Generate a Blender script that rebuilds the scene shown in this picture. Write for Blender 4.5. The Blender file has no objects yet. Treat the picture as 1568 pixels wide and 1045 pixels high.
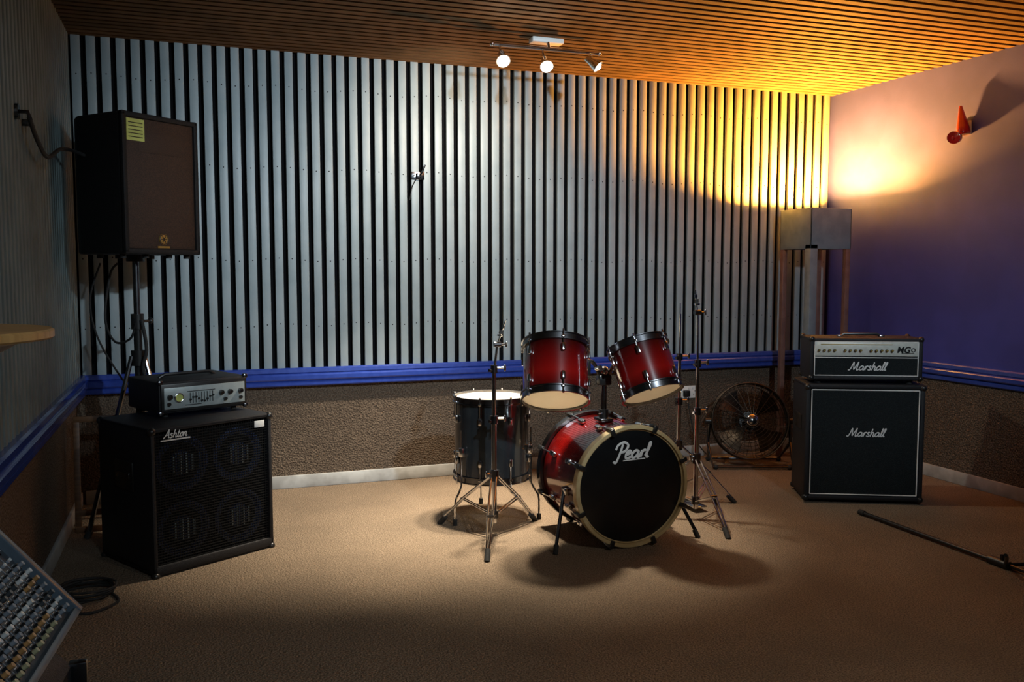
import bpy, bmesh, math, random
from mathutils import Vector, Matrix, Quaternion
random.seed(4)
D=bpy.data
scene=bpy.context.scene
rad=math.radians
# ------------------------------------------------------------------ materials
def pm(name,col,rough=.5,metal=0,col2=None,nscale=0,bump=0,bscale=None,emis=None,estr=0,coat=0,detail=4,ramp=(.4,.6),spec=None,stretch=None,trans=0):
    m=D.materials.new(name); m.use_nodes=True
    nt=m.node_tree; N=nt.nodes; L=nt.links
    p=N['Principled BSDF']
    p.inputs['Base Color'].default_value=(*col,1)
    p.inputs['Roughness'].default_value=rough
    p.inputs['Metallic'].default_value=metal
    if coat: p.inputs['Coat Weight'].default_value=coat; p.inputs['Coat Roughness'].default_value=.06
    if spec is not None: p.inputs['Specular IOR Level'].default_value=spec
    if emis: 
        p.inputs['Emission Color'].default_value=(*emis,1); p.inputs['Emission Strength'].default_value=estr
    tc=N.new('ShaderNodeTexCoord'); src=tc.outputs['Object']
    if stretch:
        mp=N.new('ShaderNodeMapping'); mp.inputs['Scale'].default_value=stretch
        L.new(src,mp.inputs['Vector']); src=mp.outputs['Vector']
    if nscale:
        n=N.new('ShaderNodeTexNoise'); n.inputs['Scale'].default_value=nscale; n.inputs['Detail'].default_value=detail
        L.new(src,n.inputs['Vector'])
        r=N.new('ShaderNodeValToRGB'); e=r.color_ramp.elements
        e[0].position=ramp[0]; e[1].position=ramp[1]
        e[0].color=(*col,1); e[1].color=(*(col2 or tuple(c*.6 for c in col)),1)
        L.new(n.outputs['Fac'],r.inputs['Fac']); L.new(r.outputs['Color'],p.inputs['Base Color'])
    if bump:
        n2=N.new('ShaderNodeTexNoise'); n2.inputs['Scale'].default_value=bscale or nscale or 50; n2.inputs['Detail'].default_value=3
        L.new(src,n2.inputs['Vector'])
        b=N.new('ShaderNodeBump'); b.inputs['Strength'].default_value=bump; b.inputs['Distance'].default_value=.004
        L.new(n2.outputs['Fac'],b.inputs['Height']); L.new(b.outputs['Normal'],p.inputs['Normal'])
    if trans:
        t=N.new('ShaderNodeBsdfTranslucent'); t.inputs['Color'].default_value=(*col,1)
        mx=N.new('ShaderNodeMixShader'); mx.inputs[0].default_value=trans
        L.new(p.outputs[0],mx.inputs[1]); L.new(t.outputs[0],mx.inputs[2]); L.new(mx.outputs[0],N['Material Output'].inputs['Surface'])
    return m
def carpet(name,c1,c2,c3,scale=170,bump=.9):
    m=D.materials.new(name); m.use_nodes=True
    nt=m.node_tree; N=nt.nodes; L=nt.links; p=N['Principled BSDF']
    p.inputs['Roughness'].default_value=.95; p.inputs['Specular IOR Level'].default_value=.12
    tc=N.new('ShaderNodeTexCoord')
    n=N.new('ShaderNodeTexNoise'); n.inputs['Scale'].default_value=scale; n.inputs['Detail'].default_value=3
    L.new(tc.outputs['Object'],n.inputs['Vector'])
    r=N.new('ShaderNodeValToRGB'); e=r.color_ramp.elements
    e[0].position=.38; e[1].position=.62; e[0].color=(*c2,1); e[1].color=(*c1,1)
    L.new(n.outputs['Fac'],r.inputs['Fac'])
    n3=N.new('ShaderNodeTexNoise'); n3.inputs['Scale'].default_value=2.2; n3.inputs['Detail'].default_value=5
    L.new(tc.outputs['Object'],n3.inputs['Vector'])
    mx=N.new('ShaderNodeMixRGB'); mx.inputs['Color2'].default_value=(*c3,1)
    mr=N.new('ShaderNodeMapRange'); mr.inputs['From Min'].default_value=.4; mr.inputs['From Max'].default_value=.75; mr.inputs['To Max'].default_value=.55
    L.new(n3.outputs['Fac'],mr.inputs['Value']); L.new(mr.outputs['Result'],mx.inputs['Fac'])
    L.new(r.outputs['Color'],mx.inputs['Color1']); L.new(mx.outputs['Color'],p.inputs['Base Color'])
    v=N.new('ShaderNodeTexVoronoi'); v.inputs['Scale'].default_value=scale*.7
    L.new(tc.outputs['Object'],v.inputs['Vector'])
    b=N.new('ShaderNodeBump'); b.inputs['Strength'].default_value=bump; b.inputs['Distance'].default_value=.006
    L.new(v.outputs['Distance'],b.inputs['Height']); L.new(b.outputs['Normal'],p.inputs['Normal'])
    return m
def burst(name,half,inv=False):
    m=D.materials.new(name); m.use_nodes=True
    nt=m.node_tree; N=nt.nodes; L=nt.links; p=N['Principled BSDF']
    p.inputs['Roughness'].default_value=.2; p.inputs['Coat Weight'].default_value=1; p.inputs['Coat Roughness'].default_value=.05
    tc=N.new('ShaderNodeTexCoord'); sx=N.new('ShaderNodeSeparateXYZ'); L.new(tc.outputs['Object'],sx.inputs[0])
    mr=N.new('ShaderNodeMapRange'); mr.inputs['From Min'].default_value=-half; mr.inputs['From Max'].default_value=half
    L.new(sx.outputs['Z'],mr.inputs['Value'])
    r=N.new('ShaderNodeValToRGB'); e=r.color_ramp.elements
    e[0].position=.04; e[0].color=(.045,.001,.001,1); e[1].position=.95; e[1].color=(.010,.0006,.0006,1)
    a=e.new(.35); a.color=(.20,.004,.003,1); a=e.new(.6); a.color=(.115,.002,.002,1)
    L.new(mr.outputs['Result'],r.inputs['Fac']); L.new(r.outputs['Color'],p.inputs['Base Color'])
    return m

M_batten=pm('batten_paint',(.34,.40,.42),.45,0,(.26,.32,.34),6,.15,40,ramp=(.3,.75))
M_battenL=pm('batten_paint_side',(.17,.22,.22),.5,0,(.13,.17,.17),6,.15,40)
M_black=pm('backing_black',(.004,.004,.005),.85,spec=.1)
M_ceil=pm('ceiling_batten',(.14,.095,.055),.7,0,(.10,.07,.04),5,.2,30,spec=.06)
M_floor=carpet('floor_carpet',(.30,.225,.157),(.12,.088,.06),(.13,.098,.07))
M_wallc=carpet('wall_carpet',(.18,.135,.098),(.055,.04,.029),(.075,.056,.042),130,1)
M_blue=pm('wall_blue_paint',(.050,.062,.33),.5,0,(.042,.053,.28),4,.12,120)
M_rail=pm('rail_blue_gloss',(.03,.065,.34),.22,0,coat=.5,nscale=30,col2=(.025,.055,.30))
M_skirt=pm('skirting_paint',(.46,.47,.46),.5,0,(.34,.34,.33),9)
M_vinyl=pm('tolex_black',(.010,.010,.012),.5,0,(.015,.015,.017),300,.6,350,spec=.35)
M_box=pm('speaker_black',(.007,.007,.007),.6,0,(.011,.010,.010),200,.5,260,spec=.25)
M_grB=pm('grille_brown',(.05,.023,.012),.6,.2,(.02,.010,.006),260,.5,300)
M_cloth=pm('grille_cloth',(.008,.011,.012),.8,0,(.035,.042,.042),420,.3,420,ramp=(.5,.75),spec=.2)
M_plastic=pm('plastic_black',(.01,.01,.01),.35,0,(.014,.014,.014),60)
M_wire=pm('grille_wire_black',(.008,.008,.008),.7,0,(.012,.012,.012),60,spec=.15)
M_rubber=pm('rubber_black',(.012,.012,.012),.8,0,(.02,.02,.02),80)
M_chrome=pm('chrome',(.75,.75,.76),.14,1,(.68,.68,.7),20)
M_dchrome=pm('dark_chrome',(.18,.18,.19),.24,1,(.13,.13,.14),20)
M_fan=pm('fan_metal',(.09,.075,.06),.45,1,(.06,.05,.04),20)
M_silver=pm('panel_silver',(.36,.41,.41),.38,.3,(.32,.37,.37),40)
M_cream=pm('panel_cream',(.66,.67,.60),.4,.1,(.60,.61,.55),40)
M_white=pm('white_print',(.75,.75,.72),.5,0,(.7,.7,.68),40)
M_label=pm('label_yellow',(.50,.55,.15),.5,0,(.42,.46,.12),30)
M_gold=pm('badge_gold',(.7,.5,.15),.3,.8,(.6,.42,.1),30)
M_head=pm('drum_skin_white',(.90,.87,.78),.45,0,(.84,.81,.72),8,trans=.5)
M_inner=pm('shell_inner_wood',(.80,.68,.50),.5,0,(.72,.6,.43),10)
M_headblk=pm('drum_skin_black',(.005,.006,.007),.28,0,(.007,.008,.009),8)
M_hoop=pm('hoop_cream_wood',(.6,.47,.25),.35,0,(.5,.37,.18),14,coat=.4)
M_slate=pm('shell_slate',(.022,.028,.032),.22,0,(.017,.021,.025),12,coat=.9)
M_wood=pm('table_wood',(.62,.36,.13),.4,0,(.48,.26,.085),5,.1,30,stretch=(1,9,1))
M_woodD=pm('dark_wood',(.16,.075,.03),.5,0,(.1,.045,.02),6,stretch=(1,1,8))
M_lampm=pm('lamp_grey_metal',(.19,.25,.29),.42,.1,(.15,.20,.24),12)
M_leg=pm('lamp_leg_copper',(.20,.12,.10),.4,.2,(.16,.09,.075),12)
M_red=pm('red_plastic',(.50,.015,.012),.25,0,(.42,.012,.01),15,coat=.6)
M_cone=pm('speaker_cone',(.07,.10,.21),.4,.3,(.045,.065,.14),60)
M_bulb=pm('bulb_glow',(1,.9,.7),.3,emis=(1,.85,.6),estr=150)
M_bulb2=pm('lamp_bulb_glow',(1,.8,.4),.3,emis=(1,.6,.2),estr=30)
M_mixer=pm('mixer_face',(.055,.062,.07),.45,0,(.04,.046,.052),50)
M_mixfr=pm('mixer_frame',(.09,.12,.15),.4,.3,(.075,.1,.125),30)
KN=[pm('knob_'+n,c,.35,0,tuple(x*.8 for x in c),40) for n,c in (('white',(.6,.6,.58)),('orange',(.42,.22,.08)),('green',(.12,.2,.15)),('grey',(.20,.22,.25)),('yellow',(.38,.35,.2)),('dark',(.05,.055,.06)))]
M_front=pm('plain_wall_paint',(.12,.13,.16),.7,0,(.10,.11,.14),5)

# ------------------------------------------------------------------ builder
def frame(axis):
    a=Vector(axis).normalized()
    return Vector((0,0,1)).rotation_difference(a).to_matrix().to_4x4()
def catmull(P,k=6,closed=False):
    P=[Vector(p) for p in P]; out=[]; n=len(P)
    for i in range(n-1 if not closed else n):
        p1=P[i]; p2=P[(i+1)%n]
        p0=P[i-1] if (i>0 or closed) else p1; p3=P[(i+2)%n] if (i+2<n or closed) else p2
        for j in range(k):
            t=j/k
            out.append(.5*((2*p1)+(p2-p0)*t+(2*p0-5*p1+4*p2-p3)*t*t+(3*p1-p0-3*p2+p3)*t**3))
    if not closed: out.append(P[-1])
    return out
class B:
    def __init__(s): s.V=[];s.F=[];s.I=[];s.mats=[]
    def mi(s,m):
        if m not in s.mats: s.mats.append(m)
        return s.mats.index(m)
    def add(s,V,F,mat,M=None):
        o=len(s.V); k=s.mi(mat)
        for v in V: s.V.append((M@Vector(v)) if M else Vector(v))
        for f in F: s.F.append([i+o for i in f]); s.I.append(k)
    def box(s,c,d,mat,bev=0,M=None,seg=2):
        bm=bmesh.new(); bmesh.ops.create_cube(bm,size=1)
        for v in bm.verts: v.co=Vector((v.co.x*d[0],v.co.y*d[1],v.co.z*d[2]))
        if bev: bmesh.ops.bevel(bm,geom=list(bm.edges),offset=bev,segments=seg,affect='EDGES',profile=.5)
        T=Matrix.Translation(Vector(c))
        MM=(M@T) if M else T
        bm.verts.index_update()
        s.add([v.co.copy() for v in bm.verts],[[v.index for v in f.verts] for f in bm.faces],mat,MM); bm.free()
    def cyl(s,p0,p1,r,mat,r2=None,n=20,M=None):
        p0=Vector(p0);p1=Vector(p1); r2=r if r2 is None else r2
        d=p1-p0; Fm=frame(d); V=[];F=[]
        for q,rr in ((p0,r),(p1,r2)):
            for i in range(n):
                a=2*math.pi*i/n; V.append(q+(Fm@Vector((rr*math.cos(a),rr*math.sin(a),0))))
        for i in range(n): F.append([i,(i+1)%n,n+(i+1)%n,n+i])
        F.append(list(range(n))[::-1]); F.append(list(range(n,2*n)))
        s.add(V,F,mat,M)
    def lathe(s,prof,mat,c=(0,0,0),axis=(0,0,1),n=48,M=None,close=False):
        Fm=Matrix.Translation(Vector(c))@frame(axis); V=[];F=[]; k=len(prof)
        for i in range(n):
            a=2*math.pi*i/n
            for r,z in prof: V.append(Fm@Vector((r*math.cos(a),r*math.sin(a),z)))
        for i in range(n):
            j=(i+1)%n
            for q in range(k if close else k-1):
                w=(q+1)%k
                F.append([i*k+q,j*k+q,j*k+w,i*k+w])
        s.add(V,F,mat,M)
    def disc(s,c,axis,r,mat,n=48,M=None,dome=0):
        s.lathe([(r,0),(r*.7,dome*.5),(r*.35,dome*.9),(.0005,dome)],mat,c,axis,n,M)
    def torus(s,c,axis,R,r,mat,n=48,m=8,M=None):
        s.lathe([(R+r*math.cos(2*math.pi*j/m),r*math.sin(2*math.pi*j/m)) for j in range(m)],mat,c,axis,n,M,True)
    def tube(s,P,r,mat,n=8,M=None,smooth=0,closed=False,flat=None):
        P=catmull(P,smooth,closed) if smooth else [Vector(p) for p in P]
        V=[];F=[]; T=[]
        for i in range(len(P)):
            if closed: t=P[(i+1)%len(P)]-P[i-1]
            else: t=P[min(i+1,len(P)-1)]-P[max(i-1,0)]
            T.append(t.normalized() if t.length>1e-9 else Vector((0,0,1)))
        u=T[0].orthogonal().normalized()
        for i,p in enumerate(P):
            if i: u=T[i-1].rotation_difference(T[i])@u
            w=T[i].cross(u)
            for j in range(n):
                a=2*math.pi*j/n; V.append(p+r*(math.cos(a)*u+math.sin(a)*w))
        k=len(P)
        for i in range(k if closed else k-1):
            i2=(i+1)%k
            for j in range(n): F.append([i*n+j,i*n+(j+1)%n,i2*n+(j+1)%n,i2*n+j])
        if not closed: F.append(list(range(n))[::-1]); F.append([(k-1)*n+j for j in range(n)])
        s.add(V,F,mat,M)
    def sph(s,c,r,mat,sc=(1,1,1),M=None,n=16):
        T=Matrix.Translation(Vector(c))@Matrix.Diagonal((*sc,1))
        prof=[(max(r*math.sin(math.pi*i/10),.0003),-r*math.cos(math.pi*i/10)) for i in range(11)]
        s.lathe(prof,mat,n=n,M=(M@T) if M else T)
    def text(s,txt,size,mat,M,ext=.001,shear=0,off=0):
        cu=D.curves.new('t','FONT'); cu.body=txt; cu.size=size; cu.extrude=ext; cu.shear=shear; cu.offset=off
        cu.align_x='CENTER'; cu.align_y='CENTER'; cu.resolution_u=3
        ob=D.objects.new('t',cu); scene.collection.objects.link(ob)
        dg=bpy.context.evaluated_depsgraph_get(); e=ob.evaluated_get(dg); me=e.to_mesh()
        s.add([v.co.copy() for v in me.vertices],[list(p.vertices) for p in me.polygons],mat,M)
        e.to_mesh_clear(); D.objects.remove(ob); D.curves.remove(cu)
    def script(s,word,h,mat,M,r=.1):
        G={'a':([[(1,.85),(.6,1),(.15,.6),(.2,.1),(.6,.05),(.95,.5),(1,.95),(.95,.3),(1.1,0),(1.35,.2)]],1.25),
           'r':([[(0,.2),(.3,1),(.2,0),(.35,.7),(.6,1),(.85,.85)]],.85),
           's':([[(.7,.9),(.4,1),(.2,.75),(.5,.5),(.65,.2),(.35,0),(.0,.15)]],.85),
           'h':([[(.3,1.9),(.1,0),(.2,.6),(.55,1),(.78,.7),(.7,.1),(.9,0),(1.1,.2)]],1.05),
           'l':([[(0,.2),(.4,1.2),(.5,1.85),(.3,1.8),(.2,.5),(.3,0),(.55,.15)]],.55),
           'e':([[(.1,.45),(.6,.65),(.7,.9),(.4,1),(.1,.6),(.15,.1),(.5,0),(.85,.2)]],.85),
           'o':([[(.5,1),(.15,.6),(.25,.05),(.65,.1),(.8,.6),(.5,1),(.9,.85)]],.9),
           'M':([[(-.5,.1),(-.2,0),(.1,.5),(.45,2)],[(.45,2),(.8,.1)],[(.8,.1),(1.55,2)],[(1.55,2),(1.5,.2),(1.7,0),(1.95,.2)]],1.95),
           'P':([[(.55,1.9),(.4,.6),(.1,-.5),(-.3,-.3)],[(-.3,1.2),(-.1,1.85),(.7,2.15),(1.35,1.7),(1.1,1.0),(.45,.85)]],1.25),
           'A':([[(-.2,0),(.3,.6),(.9,2)],[(.9,2),(1.1,0)],[(.3,.7),(1.2,.7)]],1.3),
           't':([[(.35,1.6),(.15,.2),(.35,0),(.6,.2)],[(0,1.05),(.6,1.05)]],.6),
           'n':([[(.1,1),(.1,0),(.2,.6),(.55,1),(.75,.7),(.7,.1),(.9,0),(1.05,.2)]],1.05)}
        W=sum(G[c][1] for c in word); x=-W/2
        for c in word:
            st,ad=G[c]
            for q in st:
                P=[Vector(((x+a+.25*b),b-.7,0))*h for a,b in q]
                s.tube(P,r*h,mat,n=6,M=M@Matrix.Diagonal((1,1,.3,1)),smooth=4 if len(P)>2 else 0)
            x+=ad
    def build(s,name,M=None,parent=None,sharp=35):
        me=D.meshes.new(name); me.from_pydata([tuple(v) for v in s.V],[],s.F)
        for m in s.mats: me.materials.append(m)
        me.polygons.foreach_set('material_index',s.I)
        me.polygons.foreach_set('use_smooth',[True]*len(s.F))
        bm=bmesh.new(); bm.from_mesh(me); bmesh.ops.recalc_face_normals(bm,faces=bm.faces); bm.to_mesh(me); bm.free()
        me.update(); me.set_sharp_from_angle(angle=rad(sharp))
        ob=D.objects.new(name,me); scene.collection.objects.link(ob)
        if parent:
            ob.parent=parent; ob.matrix_parent_inverse=parent.matrix_basis.inverted()
        if M is not None: ob.matrix_basis=M
        return ob
def place(x,y,z=0,ang=0): return Matrix.Translation((x,y,z))@Matrix.Rotation(rad(ang),4,'Z')
RX=Matrix.Rotation(rad(90),4,'X')

# ------------------------------------------------------------------ room shell
XL,XR,YB,YF,ZC=-.60,4.58,5.60,-1.6,2.665
P=.0772
b=B()
b.box(((XL+XR)/2,YB+.10,1.40),(XR-XL+.3,.12,2.9),M_black)
b.box(((XL+XR)/2,YB+.045,.335),(XR-XL+.08,.03,.67),M_wallc)
x=XL+.008
i=0
while x+.05<XR+.02:
    w=.049
    b.box((x+w/2,YB+.012,(ZC+.71)/2+.01),(w,.024,ZC-.71+.02),M_batten,.004,seg=2)
    for z in (1.02,1.42,1.97,2.45):
        b.cyl((x+w/2,YB+.002,z+.01*math.sin(i)),(x+w/2,YB-.0008,z+.01*math.sin(i)),.004,M_wire,n=6)
    x+=P; i+=1
b.build('wall_back')
b=B()
b.box((XL-.10,(YB+YF)/2,1.40),(.12,YB-YF+.3,2.9),M_black)
b.box((XL-.045,(YB+YF)/2,.335),(.03,YB-YF+.1,.67),M_wallc)
y=YB-.01
while y-.05>YF:
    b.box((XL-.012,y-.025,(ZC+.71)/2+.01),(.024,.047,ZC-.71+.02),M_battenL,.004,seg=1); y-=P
b.build('wall_left')
b=B()
b.box((XR+.06,(YB+YF)/2,1.40),(.12,YB-YF+.3,2.9),M_blue)
b.box((XR-.006,(YB+YF)/2,.335),(.012,YB-YF+.05,.67),M_wallc)
b.build('wall_right')
b=B(); b.box(((XL+XR)/2,YF-.06,1.40),(XR-XL+.3,.12,2.9),M_front); b.build('wall_front')
b=B(); b.box(((XL+XR)/2,(YB+YF)/2,-.05),(XR-XL+.4,YB-YF+.5,.1),M_floor); b.build('floor')
b=B(); b.box(((XL+XR)/2,(YB+YF)/2,ZC+.08),(XR-XL+.3,YB-YF+.4,.1),M_black)
y=YB+.02
while y-.05>YF:
    b.box(((XL+XR)/2,y-.027,ZC+.013),(XR-XL+.04,.052,.03),M_ceil,.003,seg=1); y-=P
b.build('ceiling')
def rail(name,p0,p1,nrm):
    b=B(); p0=Vector(p0);p1=Vector(p1);n=Vector(nrm)
    prof=[(-.05,.645),(.022,.645),(.03,.652),(.03,.672),(.022,.677),(.036,.683),(.042,.69),(.042,.712),(.036,.718),(.024,.724),(.032,.73),(.03,.75),(.02,.758),(-.02,.758)]
    V=[];F=[];k=len(prof)
    for p in (p0,p1):
        for a,z in prof: V.append(p+n*a+Vector((0,0,z)))
    for i in range(k): F.append([i,(i+1)%k,k+(i+1)%k,k+i])
    F.append(list(range(k)));F.append(list(range(k,2*k)))
    b.add(V,F,M_rail); return b.build(name,sharp=25)
rail('trim_1',(XL,YB,0),(XR,YB,0),(0,-1,0))
rail('trim_2',(XL,YF,0),(XL,YB,0),(1,0,0))
rail('trim_3',(XR,YF,0),(XR,YB,0),(-1,0,0))
def skirt(name,c,d): 
    b=B(); b.box(c,d,M_skirt,.004); b.build(name)
skirt('baseboard_back',((XL+XR)/2,YB+.022,.04),(XR-XL,.018,.08))
skirt('baseboard_left',(XL-.022,(YB+YF)/2,.04),(.018,YB-YF,.08))
skirt('baseboard_right',(XR-.018,(YB+YF)/2,.04),(.018,YB-YF,.08))

# ------------------------------------------------------------------ PA speaker on tripod
A=Matrix.Translation((-.262,5.015,0))@Matrix.Rotation(rad(40),4,'Z')
b=B()
W,H,Dp=.45,.685,.42
zb=1.435
V=[(-W/2,-Dp/2),(W/2,-Dp/2),(W/2,.08),(.15,Dp/2-.02),(-.15-.04,Dp/2-.02),(-W/2,.12)]
bm=bmesh.new()
vs=[bm.verts.new((x,y,zb)) for x,y in V]; f=bm.faces.new(vs)
r=bmesh.ops.extrude_face_region(bm,geom=[f]); 
for v in r['geom']:
    if isinstance(v,bmesh.types.BMVert): v.co.z+=H
bmesh.ops.recalc_face_normals(bm,faces=bm.faces)
bmesh.ops.bevel(bm,geom=list(bm.edges),offset=.014,segments=3,affect='EDGES',profile=.5)
bm.verts.index_update()
b.add([v.co.copy() for v in bm.verts],[[v.index for v in f.verts] for f in bm.faces],M_box); bm.free()
b.box((0,-Dp/2-.004,zb+H/2),(W-.05,.014,H-.05),M_grB,.006)
for (c,d) in (((0,-Dp/2-.006,zb+.014),(W,.03,.026)),((0,-Dp/2-.006,zb+H-.014),(W,.03,.026)),((-W/2+.013,-Dp/2-.006,zb+H/2),(.026,.03,H)),((W/2-.013,-Dp/2-.006,zb+H/2),(.026,.03,H))):
    b.box(c,d,M_box,.008)
b.torus((0,-Dp/2-.0085,zb+.27),(0,1,0),.165,.003,M_grB); b.torus((0,-Dp/2-.0085,zb+.27),(0,1,0),.12,.003,M_grB)
b.torus((0,-Dp/2-.0085,zb+.27),(0,1,0),.05,.003,M_grB)
b.box((0,-Dp/2-.010,zb+.55),(.26,.006,.11),M_grB,.003)
b.box((-.145,-Dp/2-.0125,zb+.60),(.10,.003,.105),M_label)
for k in range(5): b.box((-.145,-Dp/2-.0145,zb+.565+.017*k),(.08,.002,.004),M_plastic)
b.cyl((0,-Dp/2-.009,zb+.075),(0,-Dp/2-.016,zb+.075),.027,M_gold,n=28)
b.torus((0,-Dp/2-.016,zb+.075),(0,1,0),.024,.002,M_plastic)
for k in range(3):
    a=k*math.pi/3; b.box((0,-Dp/2-.0165,zb+.075),(.036,.002,.004),M_plastic,M=Matrix.Translation((0,0,zb+.075))@Matrix.Rotation(a,4,'Y')@Matrix.Translation((0,0,-zb-.075)))
b.box((0,-Dp/2-.0125,zb+.036),(.07,.003,.010),M_gold)
for sx in (-.19,-.06,.08,.19):
    b.cyl((sx,-Dp/2+.05,zb+.005),(sx,-Dp/2+.05,zb-.02),.016,M_rubber,n=12)
    b.cyl((sx*.8,Dp/2-.14,zb+.005),(sx*.8,Dp/2-.14,zb-.02),.016,M_rubber,n=12)
b.cyl((0,0,zb),(0,0,zb-.035),.045,M_plastic)
pa=b.build('pa_speaker',A)
b=B()
b.cyl((0,0,.30),(0,0,1.12),.021,M_plastic); b.cyl((0,0,1.10),(0,0,1.40),.0165,M_dchrome)
b.cyl((0,0,1.05),(0,0,1.13),.032,M_plastic); b.cyl((.03,0,1.09),(.075,0,1.09),.008,M_plastic); b.sph((.08,0,1.09),.016,M_plastic)
b.cyl((0,0,.86),(0,0,.94),.036,M_plastic); b.cyl((0,0,.33),(0,0,.38),.032,M_plastic)
for a in (45,165,285):
    c,s_=math.cos(rad(a)),math.sin(rad(a))
    b.tube([(c*.035,s_*.035,.91),(c*.28,s_*.28,.025)],.012,M_dchrome,n=10)
    b.tube([(c*.03,s_*.03,.355),(c*.16,s_*.16,.46)],.008,M_dchrome)
    b.cyl((c*.275,s_*.275,.035),(c*.29,s_*.29,0.0),.017,M_rubber,n=12)
sst=b.build('speaker_stand',A)
b=B()
b.cyl((XL,3.84,1.95),(XL+.012,3.84,1.95),.03,M_dchrome); b.tube([(XL,3.84,1.95),(XL+.04,3.84,1.95),(XL+.05,3.84,1.92)],.008,M_dchrome)
b.cyl((XL,3.98,1.93),(XL+.03,3.98,1.93),.014,M_dchrome)
b.tube([(XL+.045,3.84,1.93),(XL+.05,4.0,1.86),(XL+.05,4.25,1.83),(XL+.06,4.55,1.90),(XL+.08,4.80,1.93),(-.47,4.93,1.92)],.009,M_rubber,smooth=6)
b.build('wall_bracket_cable')
b=B()
b.tube([(-.36,5.20,1.392),(-.40,5.22,1.33),(-.43,5.2,1.1),(-.38,5.12,.98),(-.30,5.03,1.0),(-.27,4.98,1.08)],.006,M_rubber,smooth=8)
b.tube([(-.44,5.15,1.392),(-.5,5.2,1.2),(-.47,5.2,1.0),(-.36,5.1,.80),(-.27,4.98,.70)],.005,M_rubber,smooth=8)
b.tube([(-.24,4.98,1.1),(-.22,4.96,.95),(-.24,4.97,.85),(-.21,4.96,.75)],.009,M_rubber,smooth=8)
b.build('speaker_cable',Matrix.Identity(4),sst)

# ------------------------------------------------------------------ bass cabinet + head
C=place(-.179,4.13,0,29.6)
W,Dp,H=.614,.50,.665
b=B()
t=.02
b.box((W/2,Dp/2+.02,t/2+.015),(W,Dp-.04,t+.01),M_vinyl,.006)
b.box((W/2,Dp/2,H-t/2),(W,Dp,t),M_vinyl,.007)
b.box((t/2,Dp/2,H/2+.005),(t,Dp,H-.012),M_vinyl,.007); b.box((W-t/2,Dp/2,H/2+.005),(t,Dp,H-.012),M_vinyl,.007)
b.box((W/2,.01,.028),(W,.02,.045),M_vinyl,.007)
b.box((W/2,Dp-.01,H/2),(W-.02,.02,H-.03),M_vinyl)
b.box((W/2,.06,H/2),(W-.03,.015,H-.04),M_wire)
for cx in (.165,.45):
    for cz in (.185,.485):
        b.lathe([(.128,0),(.128,.010),(.112,.012),(.10,-.002),(.06,-.006),(.055,.004),(.03,.012),(.0005,.014)],M_cone,(cx,.050,cz),(0,-1,0),n=36)
        for q in (-1.5,-.5,.5,1.5): b.box((cx+q*.03,.030,cz),(.010,.012,.10-.015*abs(q)),M_silver,.002)
x=.03
while x<W-.025: b.box((x,.014,H/2+.01),(.0036,.003,H-.07),M_wire); x+=.0125
z=.055
while z<H-.025: b.box((W/2,.012,z),(W-.045,.003,.0036),M_wire); z+=.0125
b.script('Ashton',.019,M_white,Matrix.Translation((.115,-.002,H-.035))@RX,.13)
b.box((.115,-.001,H-.058),(.14,.003,.006),M_white)
b.box((W-.07,-.0015,H-.045),(.055,.003,.032),M_white,.001)
for cx in (.0,W):
    for cy in (0,Dp):
        for cz in (.02,H): b.sph((cx+(.01 if cx==0 else -.01),cy+(.01 if cy==0 else -.01),cz-.014),.019,M_plastic)
for cx in (.06,W-.06):
    for cy in (.06,Dp-.06): b.cyl((cx,cy,.02),(cx,cy,0),.02,M_rubber)
b.box((-.002,Dp/2,.43),(.008,.17,.13),M_plastic,.003); b.box((-.006,Dp/2,.43),(.012,.12,.03),M_dchrome,.004)
b.box((W/2,.004,H-.012),(W-.05,.008,.012),M_vinyl,.003)
b.build('bass_speaker_cabinet',C)
hd=place(-.150,4.405,H+.006,25)
b=B(); W2,D2,H2=.445,.36,.150
b.box((W2/2,D2/2,.015+H2/2),(W2,D2,H2),M_vinyl,.01)
b.box((W2/2,-.003,.015+H2/2),(W2-.016,.012,H2-.02),M_plastic,.004)
b.box((W2/2,-.010,.012+H2/2),(W2-.04,.006,H2-.05),M_silver,.002)
for kx in (.045,.30,.345,.40): 
    b.cyl((kx,-.012,.095),(kx,-.03,.095),.011,M_plastic,n=16); b.cyl((kx,-.03,.095),(kx,-.032,.095),.006,M_chrome,n=12)
for kx in (.04,.32,.40): b.cyl((kx,-.012,.062),(kx,-.026,.062),.008,M_plastic,n=16)
b.cyl((.09,-.012,.088),(.09,-.017,.088),.020,M_label,n=24); b.torus((.09,-.017,.088),(0,1,0),.02,.003,M_chrome)
for k in range(9):
    kx=.145+k*.014
    b.box((kx,-.0135,.082),(.003,.003,.05),M_plastic); b.box((kx,-.017,.075+.012*math.sin(k)),(.009,.010,.006),M_plastic)
b.box((.20,-.0135,.125-.012),(.14,.002,.003),M_plastic); b.box((.16,-.0135,.05),(.08,.002,.003),M_plastic)
for cx in (0,W2):
    for cz in (.018,H2+.012): b.box((cx+(.009 if cx==0 else -.009),.006,cz),(.024,.026,.024),M_dchrome,.008)
b.tube([(.08,D2/2,H2+.015),(.11,D2/2,H2+.030),(W2-.11,D2/2,H2+.030),(W2-.08,D2/2,H2+.015)],.008,M_plastic)
for cx in (.05,W2-.05):
    for cy in (.05,D2-.05): b.cyl((cx,cy,.018),(cx,cy,-.005),.014,M_rubber)
b.build('bass_amplifier_head',hd)

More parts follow.
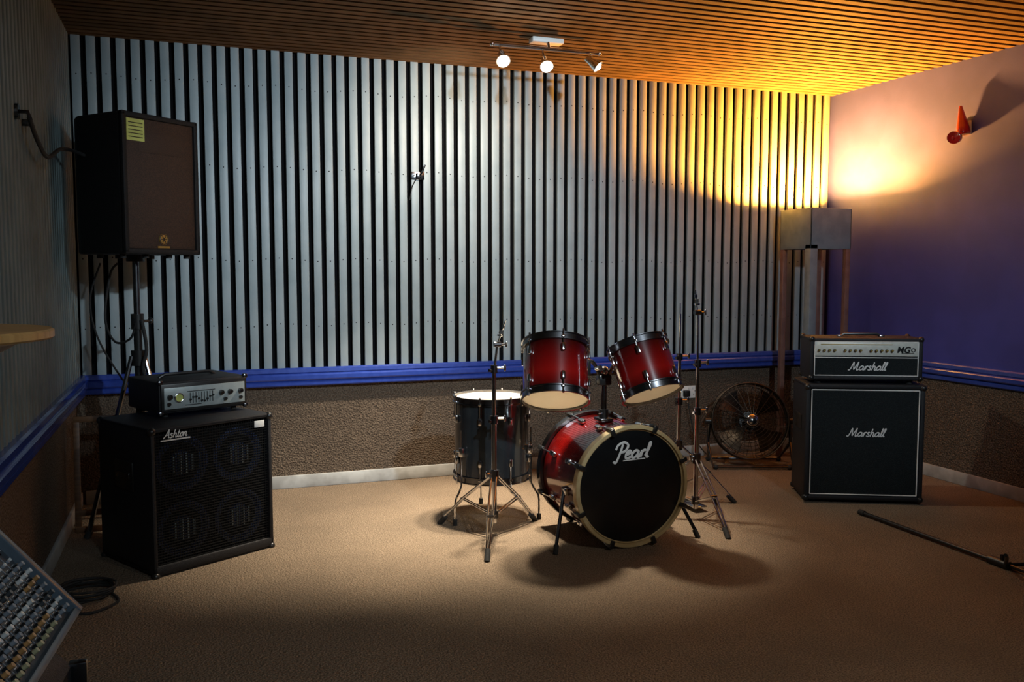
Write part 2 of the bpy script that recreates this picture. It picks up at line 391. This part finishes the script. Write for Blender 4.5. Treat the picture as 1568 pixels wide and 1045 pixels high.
# ------------------------------------------------------------------ guitar stack right
G=place(3.342,4.252,0,-25.7)
W,Dp=.667,.35
def amp_shell(b,W,Dp,z0,H,bar=.028):
    b.box((W/2,Dp/2+.006,z0+H/2),(W-.02,Dp-.02,H-.02),M_vinyl)
    b.box((W/2,Dp/2,z0+H-bar/2),(W,Dp,bar),M_vinyl,.009); b.box((W/2,Dp/2,z0+bar/2),(W,Dp,bar),M_vinyl,.009)
    b.box((bar/2,Dp/2,z0+H/2),(bar,Dp,H-.01),M_vinyl,.009); b.box((W-bar/2,Dp/2,z0+H/2),(bar,Dp,H-.01),M_vinyl,.009)
def piping(b,x0,x1,z0,z1,y,r=.0035,mat=M_white):
    b.tube([(x0,y,z0),(x1,y,z0)],r,mat,n=6);b.tube([(x0,y,z1),(x1,y,z1)],r,mat,n=6)
    b.tube([(x0,y,z0),(x0,y,z1)],r,mat,n=6);b.tube([(x1,y,z0),(x1,y,z1)],r,mat,n=6)
b=B(); H=.68
amp_shell(b,W,Dp,.02,H)
b.box((W/2,.009,.02+H/2),(W-.06,.01,H-.06),M_cloth)
piping(b,.034,W-.034,.054,H-.014,.003)
b.script('Marshall',.024,M_white,Matrix.Translation((W/2+.01,-.003,.415))@RX,.14)
for cx in (.012,W-.012):
    for cy in (.012,Dp-.012):
        for cz in (.03,H+.000): b.sph((cx,cy,cz),.020,M_plastic)
for cx in (.07,W-.07):
    for cy in (.06,Dp-.06): b.cyl((cx,cy,.03),(cx,cy,0),.02,M_rubber)
b.box((.0,Dp/2,.46),(.010,.16,.09),M_plastic,.004)
b.build('guitar_speaker_cabinet',G)
g2=G.copy()@Matrix.Translation((.02,.02,.703))
b=B(); W3,D3,H3=.632,.26,.265
amp_shell(b,W3,D3,.018,H3-.02,.024)
b.box((W3/2,.009,.018+.075),(W3-.05,.01,.13),M_cloth)
b.box((W3/2,.006,.018+.182),(W3-.054,.014,.082),M_cream,.002)
piping(b,.028,W3-.028,.046,H3-.024,.001,.003)
b.tube([(.028,.001,.150),(W3-.028,.001,.150)],.003,M_white,n=6)
for k in range(15):
    if k in (4,9): continue
    kx=.05+k*.029
    b.cyl((kx,-.001,.193),(kx,-.018,.193),.0070,M_plastic,n=14); b.cyl((kx,-.018,.193),(kx,-.020,.193),.0055,M_gold,n=12)
b.box((.26,-.002,.226),(.40,.002,.004),M_gold)
b.text('MG',.048,M_plastic,Matrix.Translation((.52,-.003,.196))@RX,.0015,.2,.0015)
b.torus((.575,-.002,.196),(0,1,0),.010,.003,M_plastic,n=20)
b.box((.545,-.002,.178),(.07,.002,.003),M_plastic)
b.script('Marshall',.024,M_white,Matrix.Translation((W3/2+.01,-.003,.095))@RX,.14)
for cx in (.012,W3-.012):
    for cy in (.012,D3-.012):
        for cz in (.03,H3-.01): b.sph((cx,cy,cz),.018,M_plastic)
for cx in (.06,W3-.06):
    for cy in (.05,D3-.05): b.cyl((cx,cy,.022),(cx,cy,-.002),.018,M_rubber)
b.tube([(.2,D3/2,H3),(.22,D3/2,H3+.014),(.41,D3/2,H3+.014),(.43,D3/2,H3)],.008,M_plastic)
for cx in (.195,.435): b.box((cx,D3/2,H3+.003),(.03,.03,.01),M_chrome,.003)
b.build('guitar_amplifier_head',g2)

# ------------------------------------------------------------------ drum kit
kit=D.objects.new('drum_kit',None); scene.collection.objects.link(kit)
def orient(c,axis,spin=0): return Matrix.Translation(Vector(c))@frame(axis)@Matrix.Rotation(rad(spin),4,'Z')
def drum(name,R,L,shell,c,axis,nl=6,top=M_head,bot=M_head,spin=0,hoop=M_dchrome,extra=None):
    b=B(); h=L/2
    b.lathe([(R,-h),(R,h)],shell,n=64)
    b.lathe([(R-.006,-h+.002),(R-.006,h-.002)],M_inner,n=64)
    for sg in (-1,1):
        z=sg*h
        b.lathe([(R+.002,z-sg*.022),(R+.011,z-sg*.022),(R+.011,z-sg*.016),(R+.006,z-sg*.014),(R+.006,z+sg*.008),(R+.011,z+sg*.010),(R+.011,z+sg*.015),(R+.001,z+sg*.015),(R+.001,z)],hoop,n=64)
        b.lathe([(R+.004,z),(R*.97,z+sg*.004),(R*.5,z+sg*.005),(.0005,z+sg*.005)],top if sg>0 else bot,n=64)
    for k in range(nl):
        a=2*math.pi*k/nl; Mk=Matrix.Rotation(a,4,'Z')
        for sg in (-1,1):
            b.box((R+.009,0,sg*h*.52),(.018,.02,.042),M_chrome,.006,M=Mk)
            b.tube([(R+.012,0,sg*h*.6),(R+.012,0,sg*(h+.012))],.0032,M_chrome,M=Mk,n=6)
            b.cyl((R+.012,0,sg*(h+.010)),(R+.012,0,sg*(h+.024)),.0055,M_chrome,M=Mk,n=8)
            b.box((R+.011,0,sg*(h-.012)),(.014,.018,.012),M_chrome,.003,M=Mk)
    if extra: extra(b)
    return b.build(name,orient(c,axis,spin),kit)
S1=burst('shell_red_burst_tom',.14); S2=burst('shell_red_burst_small',.13); S3=burst('shell_red_burst_bass',.24)
drum('rack_tom_large',.160,.275,S1,(1.682,4.04,.855),(.169,.406,.90),spin=20)
drum('rack_tom_small',.146,.245,S2,(2.098,3.895,.868),(-.10,.44,.88),spin=0)
def ftlegs(b):
    for k,a in enumerate((75,195,315)):
        Mk=Matrix.Rotation(rad(a),4,'Z'); R=.202
        b.box((R+.014,0,-.06),(.03,.03,.05),M_chrome,.006,M=Mk)
        b.tube([(R+.02,0,.06),(R+.02,0,-.24),(R+.035,0,-.27),(R+.062,0,-.31),(R+.066,0,-.34),(R+.066,0,-.425)],.0055,M_chrome,M=Mk,n=8)
        b.cyl((R+.066,0,-.415),(R+.066,0,-.447),.012,M_rubber,M=Mk,n=12)
        b.cyl((R+.02,-.015,-.06),(R+.02,-.04,-.06),.005,M_chrome,M=Mk,n=8)
drum('floor_tom',.202,.43,M_slate,(1.537,4.60,.447),(0,0,1),nl=8,spin=10,extra=ftlegs)
b=B(); R=.283; h=.225
b.lathe([(R,-h),(R,h)],S3,n=80)
for sg in (-1,1):
    z=sg*h
    b.lathe([(R+.002,z-sg*.012),(R+.018,z-sg*.012),(R+.020,z-sg*.006),(R+.020,z+sg*.030),(R+.017,z+sg*.034),(R+.002,z+sg*.034),(R+.0,z+sg*.02)],M_hoop if sg>0 else M_dchrome,n=80)
    b.lathe([(R+.003,z+sg*.014),(R*.96,z+sg*.016),(R*.5,z+sg*.018),(.0005,z+sg*.018)],M_headblk if sg>0 else M_head,n=80)
    b.torus((0,0,z+sg*.018),(0,0,1),R-.004,.004,M_hoop if sg>0 else M_chrome,n=80)
for k in range(8):
    Mk=Matrix.Rotation(2*math.pi*(k+.5)/8,4,'Z')
    for sg in (-1,1):
        b.box((R+.012,0,sg*h*.45),(.024,.026,.06),M_chrome,.008,M=Mk)
        b.tube([(R+.020,0,sg*h*.5),(R+.030,0,sg*(h+.01))],.004,M_chrome,M=Mk,n=6)
        b.box((R+.026,0,sg*(h+.014)),(.018,.024,.055),M_plastic,.005,M=Mk)
        b.box((R+.012,0,sg*(h+.040)),(.036,.022,.010),M_plastic,.003,M=Mk)
FM=Matrix(((1,0,0,0),(0,0,-1,0),(0,1,0,0),(0,0,0,1)))
b.script('Pearl',.037,M_white,Matrix.Translation((.0,.165,h+.020)),.17)
b.tube([(-.05,.128,h+.019),(.07,.133,h+.019)],.003,M_white,n=6)
bd=b.build('bass_drum',Matrix.Translation((2.0,4.075,.305))@FM,kit)
b=B()
for s_ in (-1,1):
    b.box((2+s_*.285,3.98,.27),(.03,.05,.04),M_chrome,.008)
    b.tube([(2+s_*.29,3.99,.28),(2+s_*.335,3.93,.16),(2+s_*.385,3.865,.03)],.009,M_dchrome,n=10)
    b.cyl((2+s_*.380,3.872,.04),(2+s_*.392,3.855,.0),.013,M_rubber,n=12)
tx,ty=1.965,4.08
b.box((tx,ty,.598),(.07,.09,.02),M_dchrome,.006); b.cyl((tx,ty,.59),(tx,ty,.80),.015,M_dchrome); 
b.cyl((tx,ty,.60),(tx,ty,.65),.024,M_plastic); b.cyl((tx-.02,ty-.02,.63),(tx-.05,ty-.04,.63),.006,M_chrome)
b.box((tx,ty,.80),(.07,.05,.055),M_plastic,.01); b.sph((tx,ty,.845),.026,M_chrome)
b.tube([(tx-.02,ty,.815),(tx-.06,ty+.0,.89),(tx-.10,ty,.895),(1.855,4.055,.87)],.010,M_dchrome,smooth=5)
b.tube([(tx+.02,ty,.815),(tx+.035,ty-.05,.885),(2.0,3.985,.89)],.010,M_dchrome,smooth=5)
b.box((1.853,4.05,.87),(.03,.055,.075),M_plastic,.008); b.box((1.995,3.975,.885),(.03,.055,.07),M_plastic,.008)
b.cyl((tx-.05,ty-.02,.86),(tx-.05,ty-.06,.87),.012,M_chrome); b.cyl((tx+.03,ty-.06,.85),(tx+.03,ty-.09,.86),.012,M_chrome)
b.build('tom_holder',None,kit)
b=B()
b.box((2.0,4.46,.012),(.11,.26,.012),M_dchrome,.004); b.box((2.0,4.47,.05),(.085,.24,.010),M_chrome,.004,M=Matrix.Translation((0,4.5,.05))@Matrix.Rotation(rad(-12),4,'X')@Matrix.Translation((0,-4.5,-.05)))
for s_ in (-1,1): b.cyl((2+s_*.05,4.38,.01),(2+s_*.05,4.38,.20),.009,M_chrome)
b.cyl((1.94,4.38,.20),(2.06,4.38,.20),.008,M_chrome); b.tube([(2,4.38,.20),(2,4.38,.36)],.004,M_chrome); b.sph((2,4.37,.36),.024,M_inner)
b.build('bass_drum_pedal',None,kit)

def stand(name,x,y,top,feet,zc=.30,lean=0,hat=False):
    b=B()
    b.cyl((0,0,.06),(0,0,.60),.0135,M_chrome); b.cyl((0,0,.58),(0,0,min(.86,top-.15)),.0105,M_chrome)
    z1=min(.86,top-.15)
    b.cyl((0,0,z1-.02),(lean*.4,0,top-.06),.0065,M_chrome,n=12)
    for z,r in ((.60,.021),(z1,.018)):
        b.cyl((0,0,z-.025),(0,0,z+.015),r,M_dchrome); b.cyl((0,0,z),(.05,-.01,z),.006,M_chrome,n=8)
        b.box((.055,-.01,z),(.012,.012,.034),M_chrome,.004)
        b.cyl((0,0,z-.01),(-.03,-.012,z-.01),.008,M_dchrome,n=8)
    b.cyl((0,0,zc-.02),(0,0,zc+.035),.024,M_dchrome); b.cyl((0,0,zc+.02),(-.045,-.02,zc+.02),.006,M_chrome,n=8); b.box((-.05,-.022,zc+.02),(.01,.012,.034),M_chrome,.004)
    b.cyl((0,0,.085),(0,0,.125),.022,M_dchrome)
    for a,r in feet:
        c,s_=math.cos(rad(a)),math.sin(rad(a)); px,py=-s_*.013,c*.013
        for q in (-1,1):
            b.tube([(c*.022+q*px,s_*.022+q*py,zc),(c*r*.55+q*px,s_*r*.55+q*py,zc*.56),(c*r+q*px*.4,s_*r+q*py*.4,.022)],.0055,M_chrome,n=8)
            b.tube([(c*.02+q*px*.7,s_*.02+q*py*.7,.105),(c*r*.58+q*px*.7,s_*r*.58+q*py*.7,zc*.53)],.0045,M_chrome,n=6)
        b.cyl((c*r*.58-px*1.3,s_*r*.58-py*1.3,zc*.54),(c*r*.58+px*1.3,s_*r*.58+py*1.3,zc*.54),.006,M_dchrome,n=8)
        b.cyl((c*(r-.03),s_*(r-.03),.045),(c*(r+.012),s_*(r+.012),.0),.014,M_rubber,n=12)
    tx=lean*.4
    if hat:
        b.cyl((0,0,z1),(0,0,top),.0035,M_chrome,n=8)
        b.box((0,-.13,.03),(.085,.25,.008),M_chrome,.003); b.box((0,-.02,.012),(.09,.05,.012),M_dchrome,.004)
    else:
        b.cyl((tx-.018,0,top-.06),(tx+.018,0,top-.06),.014,M_dchrome); b.cyl((tx+.018,0,top-.06),(tx+.045,0,top-.06),.005,M_chrome,n=8)
        b.box((tx+.048,0,top-.06),(.010,.012,.032),M_chrome,.004)
        b.tube([(tx,0,top-.06),(tx+lean,0,top+.06)],.004,M_chrome,n=8)
        b.cyl((tx+lean*.3,0,top-.02),(tx+lean*.35,0,top-.012),.016,M_chrome); b.cyl((tx+lean*.4,0,top-.008),(tx+lean*.5,0,top+.012),.011,M_rubber)
        b.cyl((tx+lean*.7,0,top+.02),(tx+lean*.8,0,top+.035),.008,M_chrome,n=10)
    return b.build(name,place(x,y,0))
stand('cymbal_stand',1.44,4.27,1.04,[(128,.34),(247,.43),(29,.32)],lean=.045)
stand('cymbal_stand',2.56,4.16,1.19,[(265,.36),(40,.36),(150,.30)],zc=.33,lean=-.015)
stand('hi_hat_stand',2.66,4.52,1.165,[(100,.30),(335,.32),(220,.26)],zc=.33,hat=True)

# ------------------------------------------------------------------ industrial fan
b=B(); R=.262
for k,rr in enumerate([.05,.075,.1,.125,.15,.175,.2,.225,.245]):
    zf=.085-.055*(rr/.262)**2
    b.torus((0,0,zf),(0,0,1),rr,.0017,M_fan,n=48,m=5); b.torus((0,0,-zf),(0,0,1),rr,.0017,M_fan,n=32,m=5)
b.torus((0,0,.03),(0,0,1),R,.006,M_fan,n=64); b.torus((0,0,-.03),(0,0,1),R,.006,M_fan,n=64)
b.lathe([(R-.002,-.03),(R-.002,.03)],M_wire,n=64)
for k in range(24):
    Mk=Matrix.Rotation(2*math.pi*k/24,4,'Z')
    for sg in (-1,1): b.tube([(.035,0,sg*.085),(.13,0,sg*.071),(.2,0,sg*.054),(R,0,sg*.03)],.0018,M_fan,n=5,M=Mk)
b.lathe([(.0005,.098),(.03,.095),(.04,.088),(.038,.082)],M_chrome,n=28); b.torus((0,0,.092),(0,0,1),.03,.004,M_dchrome,n=28)
b.cyl((0,0,-.16),(0,0,-.02),.065,M_plastic,n=28); b.cyl((0,0,-.02),(0,0,.05),.035,M_dchrome)
for k in range(4):
    Mk=Matrix.Rotation(2*math.pi*k/4+.4,4,'Z'); V=[];F=[]
    for i in range(7):
        r=.03+.2*i/6; w=.35+.55*i/6
        for j in range(5):
            a=(j/4-.5)*w; V.append((r*math.cos(a),r*math.sin(a),(j/4-.5)*.07))
    for i in range(6):
        for j in range(4): F.append([i*5+j,i*5+j+1,(i+1)*5+j+1,(i+1)*5+j])
    b.add(V,F,M_fan,Mk)
ax=Vector((-.35,-.90,.22)).normalized()
fanC=Vector((3.62,5.20,.315))
Fm=Matrix.Translation(fanC)@frame(ax); 
u=Vector((.93,-.36,0)).normalized(); back=Vector((.36,.93,0)).normalized()
Fi=Fm.inverted()
def wl(p): return Fi@p
c0=fanC
P_=[c0+u*.275,c0+u*.285+Vector((0,0,-.15)),c0+u*.27-back*.12+Vector((0,0,-.295)),c0-u*.27-back*.12+Vector((0,0,-.295)),c0-u*.285+Vector((0,0,-.15)),c0-u*.275]
b.tube([wl(p) for p in P_],.011,M_dchrome,n=10)
P_=[c0+u*.283+Vector((0,0,-.15)),c0+u*.25+back*.16+Vector((0,0,-.295)),c0-u*.25+back*.16+Vector((0,0,-.295)),c0-u*.283+Vector((0,0,-.15))]
b.tube([wl(p) for p in P_],.011,M_dchrome,n=10)
for s_ in (-1,1):
    b.cyl(wl(c0+u*s_*.255),wl(c0+u*s_*.305),.022,M_plastic)
    for q in (-.12,.16): b.sph(wl(c0+u*s_*.25+back*q+Vector((0,0,-.297))),.018,M_rubber)
b.build('floor_fan',Fm)

# ------------------------------------------------------------------ up-lighter floor lamp
b=B()
x0,x1,y0,y1,zb,zt=4.015,4.355,5.10,5.44,1.505,1.785
t=.008
b.box(((x0+x1)/2,y0+t/2,(zb+zt)/2),(x1-x0,t,zt-zb),M_lampm,.002); b.box(((x0+x1)/2,y1-t/2,(zb+zt)/2),(x1-x0,t,zt-zb),M_lampm,.002)
b.box((x0+t/2,(y0+y1)/2,(zb+zt)/2),(t,y1-y0,zt-zb),M_lampm,.002); b.box((x1-t/2,(y0+y1)/2,(zb+zt)/2),(t,y1-y0,zt-zb),M_lampm,.002)
b.box(((x0+x1)/2,(y0+y1)/2,zb+.02),(x1-x0-.022,y1-y0-.022,.01),M_lampm)
b.box(((x0+x1)/2,(y0+y1)/2,zb+.02),(x1-x0-.01,.03,.008),M_lampm)
for (lx,ly,m,w) in ((x0+.030,y0+.030,M_lampm,.06),(x1-.02,y0+.02,M_leg,.036),(x0+.02,y1-.02,M_leg,.036),(x1-.02,y1-.02,M_leg,.036)):
    b.box((lx,ly,(zb+.03)/2),(w,w,zb+.03),m,.003)
z=.22
b.box(((x0+x1)/2,y1-.02,z),(x1-x0-.05,.025,.03),M_leg,.003)
b.box((x0+.02,(y0+y1)/2,z),(.02,y1-y0-.05,.02),M_leg,.003); b.box((x1-.02,(y0+y1)/2,z),(.02,y1-y0-.05,.02),M_leg,.003)
b.cyl((4.26,5.27,zb+.02),(4.26,5.27,zb+.10),.022,M_plastic); b.sph((4.26,5.27,zb+.145),.035,M_bulb2,sc=(1,1,1.2))
b.build('uplighter_floor_lamp')

# ------------------------------------------------------------------ ceiling track spotlight
b=B()
b.box((1.935,4.80,2.650),(.19,.07,.03),M_white,.006)
b.cyl((1.935,4.78,2.65),(1.935,4.765,2.605),.010,M_chrome); b.cyl((1.60,4.765,2.60),(2.25,4.765,2.60),.010,M_chrome)
for p in ((1.60,4.765,2.6),(2.25,4.765,2.6)): b.sph(p,.014,M_chrome)
HEADS=[((1.645,4.72,2.515),(-.12,-.72,-.66)),((1.90,4.72,2.505),(-.12,-.72,-.66)),((2.20,4.73,2.53),(.62,-.40,-.60))]
for (c,ax) in HEADS:
    c=Vector(c); a=Vector(ax).normalized(); base=c-a*.05
    b.tube([(c.x,4.765,2.60),(c.x,4.765,2.575),base],.006,M_chrome,smooth=4)
    b.lathe([(.0005,-.055),(.018,-.055),(.022,-.02),(.035,.025),(.039,.032),(.034,.032),(.026,.02)],M_chrome,c,a,n=28)
    b.disc(c+a*.022,a,.033,M_bulb,n=24,dome=.022)
b.build('ceiling_spotlight_bar')

# ------------------------------------------------------------------ small items
b=B()
Rw=Matrix.Translation((XR,4.35,2.24))@Matrix.Diagonal((1,.85,.85,1))
b.box((-.008,0,0),(.016,.085,.10),M_white,.005,M=Rw)
Rt=Rw@Matrix.Rotation(rad(-10),4,'X')
b.lathe([(.0005,.14),(.010,.135),(.022,.07),(.040,-.02),(.044,-.065),(.038,-.08),(.0005,-.085)],M_red,(-.050,-.015,.02),(0,0,1),n=28,M=Rt)
b.tube([(0,0,-.01),(-.06,0,-.01)],.012,M_plastic,M=Rw)
b.sph((-.075,.02,-.07),.042,M_red,M=Rw); b.lathe([(.046,0),(.044,.008),(.030,.006),(.0005,.0)],M_red,(-.105,.0,-.075),(-.85,-.4,-.2),n=24,M=Rw)
b.torus((-.108,-.002,-.076),(-.85,-.4,-.2),.042,.004,M_chrome,n=28,M=Rw)
b.build('red_alarm_light')
b=B()
b.box((3.40,YB+.024,.475),(.148,.014,.09),M_white,.004)
for sx in (-.037,.037):
    for dx,dz in ((0,.012),(-.011,-.012),(.011,-.012)): b.box((3.40+sx+dx,YB+.0165,.47+dz),(.006,.003,.006),M_plastic)
    b.box((3.40+sx*.4,YB+.015,.505),(.010,.005,.014),M_white,.001)
b.box((3.36,YB+.005,.468),(.045,.04,.045),M_plastic,.006)
b.tube([(3.36,YB-.01,.455),(3.37,YB-.02,.35),(3.43,YB-.03,.12),(3.5,YB-.12,.012),(3.6,YB-.17,.010)],.004,M_rubber,smooth=6)
b.build('power_socket')
b=B()
b.box((1.38,YB-.003,1.955),(.085,.006,.05),M_chrome,.002); b.box((1.38,YB-.02,1.955),(.03,.03,.03),M_dchrome,.004)
b.tube([(1.385,YB-.03,1.955),(1.40,YB-.05,1.98),(1.415,YB-.05,2.02)],.006,M_dchrome); b.cyl((1.35,YB-.004,1.955),(1.35,YB-.015,1.955),.006,M_plastic,n=8)
b.tube([(1.37,YB-.02,1.94),(1.34,YB-.012,1.88),(1.325,YB-.006,1.80)],.0025,M_rubber,smooth=4)
b.build('wall_bracket')
b=B()
n=40; V=[];F=[]
zs=1.229; cy=2.11; Rx,Ry=.325,.285
rows=[(0,.985),(-.004,1.0),(-.017,1.0),(-.021,.985)]
for dz,k_ in rows:
    for i in range(n+1):
        a=-math.pi/2+math.pi*i/n; V.append((XL+Rx*k_*math.cos(a),cy+Ry*k_*math.sin(a),zs+dz))
m_=n+1
F.append(list(range(m_))); F.append(list(range(3*m_,4*m_))[::-1])
for r_ in range(3):
    for i in range(n): F.append([r_*m_+i,r_*m_+i+1,(r_+1)*m_+i+1,(r_+1)*m_+i])
    F.append([r_*m_,r_*m_+n,(r_+1)*m_+n,(r_+1)*m_])
b.add(V,F,M_wood)
V=[];F=[]; prof=[(.262,-.020),(.258,-.030),(.20,-.062),(.12,-.12),(.065,-.20),(.045,-.30),(.04,-.36)]
k=len(prof)
for i in range(25):
    a=-math.pi/2+math.pi*i/24
    for r,z in prof: V.append((XL+r*math.cos(a),cy+r*math.sin(a),zs+z))
for i in range(24):
    for q in range(k-1): F.append([i*k+q,(i+1)*k+q,(i+1)*k+q+1,i*k+q+1])
b.add(V,F,M_white)
b.build('wall_shelf_table')
b=B()
for dx in (.0,.21): b.box((dx,0,.30),(.03,.02,.60),M_woodD,.003)
for z in (.015,.10,.585): b.box((.105,0,z),(.24,.022,.03),M_woodD,.003)
b.build('wooden_frame',Matrix.Translation((-.575,5.02,0))@Matrix.Rotation(rad(-6),4,'X'))
b=B()
P_=[]
for i in range(90):
    a=i*2*math.pi/18; r=.105+.02*math.sin(i*.37); P_.append((r*math.cos(a)+.008*math.sin(i),r*math.sin(a)*.95,.008+.010*(i//18)+.004*math.sin(i*.9)))
b.tube(P_,.0055,M_rubber,n=6)
b.tube([P_[0],(.14,-.12,.007),(.05,-.22,.007),(-.04,-.18,.007)],.0055,M_rubber,smooth=6,n=6)
b.build('cable_coil',place(-.45,4.0))
b=B()
b.tube([(3.468,3.911,.016),(3.455,2.99,.018)],.0105,M_plastic,n=12); b.cyl((3.468,3.93,.016),(3.468,3.89,.016),.015,M_rubber)
b.cyl((3.456,3.06,.018),(3.455,2.95,.018),.02,M_plastic); b.cyl((3.455,2.99,.018),(3.455,2.99,.06),.010,M_plastic)
b.tube([(3.455,2.97,.02),(3.62,2.93,.016),(3.78,2.90,.014)],.009,M_plastic); b.tube([(3.455,2.96,.02),(3.46,2.80,.016),(3.46,2.62,.014)],.009,M_plastic)
b.tube([(3.455,2.97,.02),(3.33,2.86,.1),(3.30,2.84,.12)],.008,M_plastic)
for p in ((3.78,2.90,.014),(3.46,2.62,.014)): b.sph(p,.014,M_rubber)
b.build('microphone_stand')

# mixer on slanted desk
ex=Vector((.1,.995,0)).normalized(); ey=Vector((-.643,.063,.764)); ey=(ey-ex*ey.dot(ex)).normalized(); ez=ex.cross(ey)
MX=Matrix.Identity(4)
for i in range(3): MX[i][0]=ex[i];MX[i][1]=ey[i];MX[i][2]=ez[i];MX[i][3]=(-.20,1.728,.744)[i]
b=B(); Lx=.72; Ly=.395
b.box((-Lx/2,Ly/2,-.045),(Lx,Ly,.07),M_mixer,.004)
b.box((-.008,Ly/2,-.035),(.018,Ly,.085),M_mixfr,.004); b.box((-Lx+.008,Ly/2,-.035),(.018,Ly,.085),M_mixfr,.004)
b.box((-Lx/2,.006,-.035),(Lx,.014,.08),M_mixfr,.004); b.box((-Lx/2,Ly-.006,-.035),(Lx,.014,.08),M_mixfr,.004)
for k in range(24):
    x=-.034-k*.0275
    b.box((x-.01375,Ly/2,-.0095),(.0012,Ly-.04,.001),KN[3])
    for r_ in range(7):
        y=.027+r_*.0175; m=KN[(4,1,3,0,3,5,3)[r_]] if k>2 else KN[(3,0,5,3,1,0,3)[r_]]
        b.cyl((x,y,-.010),(x,y,-.002),.0058,M_plastic,n=14); b.cyl((x,y,-.002),(x,y,.006),.0042,m,n=12)
        b.box((x,y+.008,-.0095),(.009,.0010,.001),KN[0])
    b.box((x+.006,.150,-.008),(.005,.006,.005),KN[0],.001)
    b.box((x-.005,.150,-.008),(.005,.006,.005),KN[3],.001)
    b.box((x,.210,-.0097),(.003,.090,.001),M_black)
    for q in range(8): b.box((x+.008,.172+q*.0105,-.0095),(.006,.0013,.001),KN[0])
    yy=.20+.03*math.sin(k*1.7)
    b.box((x,yy,-.003),(.011,.020,.012),KN[0],.002)
    for r_ in range(5): b.cyl((x,.285+r_*.021,-.010),(x,.285+r_*.021,.0),.006,KN[3],n=10)
    b.box((x,.270,-.0095),(.018,.006,.001),KN[0])
mc=b.build('mixing_console',MX)
b=B()
V=[]
prof=[(-.215,0),(-.215,.655),(-.525,1.02),(-.565,1.02),(-.565,0)]
k=len(prof)
for y,dx in ((1.70,0),(1.0,-.07)):
    for (px,pz) in prof: V.append((max(px+dx*(.0 if px<-.5 else 1),-.57),y,pz))
F=[[i,(i+1)%k,k+(i+1)%k,k+i] for i in range(k)]+[list(range(k)),list(range(k,2*k))]
b.add(V,F,M_vinyl)
b.box((-.205,1.705,.33),(.03,.02,.66),M_dchrome,.003); b.box((-.39,1.708,.05),(.32,.02,.03),M_dchrome,.003)
b.build('desk_stand',Matrix.Identity(4),mc)

# ------------------------------------------------------------------ lights
def spot(name,loc,tgt,e,col,cone,blend=.8,r=.03):
    l=D.lights.new(name,'SPOT'); l.energy=e; l.color=col; l.spot_size=rad(cone); l.spot_blend=blend; l.shadow_soft_size=r
    o=D.objects.new(name,l); scene.collection.objects.link(o); o.location=loc
    o.rotation_euler=(Vector(tgt)-Vector(loc)).to_track_quat('-Z','Y').to_euler(); return o
def point(name,loc,e,col,r=.03):
    l=D.lights.new(name,'POINT'); l.energy=e; l.color=col; l.shadow_soft_size=r
    o=D.objects.new(name,l); scene.collection.objects.link(o); o.location=loc; return o
W1=(1,.87,.68)
spot('spot_light_a',(1.64,4.67,2.45),(1.0,4.8,0),560,W1,62,.8,.06)
spot('spot_light_b',(1.895,4.67,2.44),(1.75,4.35,0),380,W1,60,.8,.06)
spot('spot_light_c',(2.25,4.70,2.47),(3.4,4.4,.1),50,W1,75,.8)
spot('spot_wall_wash',(1.62,4.66,2.44),(1.55,5.6,2.05),62,(1,.84,.66),105,1,.04)
point('uplighter_light',(4.26,5.27,1.70),1250,(1,.35,.04),.05)
C1=(.74,.89,1)
spot('room_spot_a',(1.7,1.0,2.55),(1.35,5.6,1.5),540,C1,60,1,.05)
spot('room_spot_b',(2.3,.4,2.55),(1.6,2.9,.0),70,(1,.93,.82),70,1,.06)
spot('fill_spot_left',(.9,-.6,2.55),(-.35,2.4,.9),100,C1,60,1,.08)  # added fill behind the camera, lifts mixer, shelf and left wall
spot('room_spot_d',(2.4,.9,2.55),(3.95,4.7,.95),190,C1,42,1,.06)
w=D.worlds.new('World'); scene.world=w; w.use_nodes=True
w.node_tree.nodes['Background'].inputs[0].default_value=(.02,.025,.035,1); w.node_tree.nodes['Background'].inputs[1].default_value=.3
scene.view_settings.view_transform='Standard'
# ------------------------------------------------------------------ camera
cd=D.cameras.new('Camera'); cd.sensor_width=36; cd.lens=31.38; cd.clip_start=.05
cam=D.objects.new('Camera',cd); scene.collection.objects.link(cam)
cam.location=(0,0,1.35); cam.rotation_euler=(rad(90-4.47),0,rad(-19.8))
scene.camera=cam
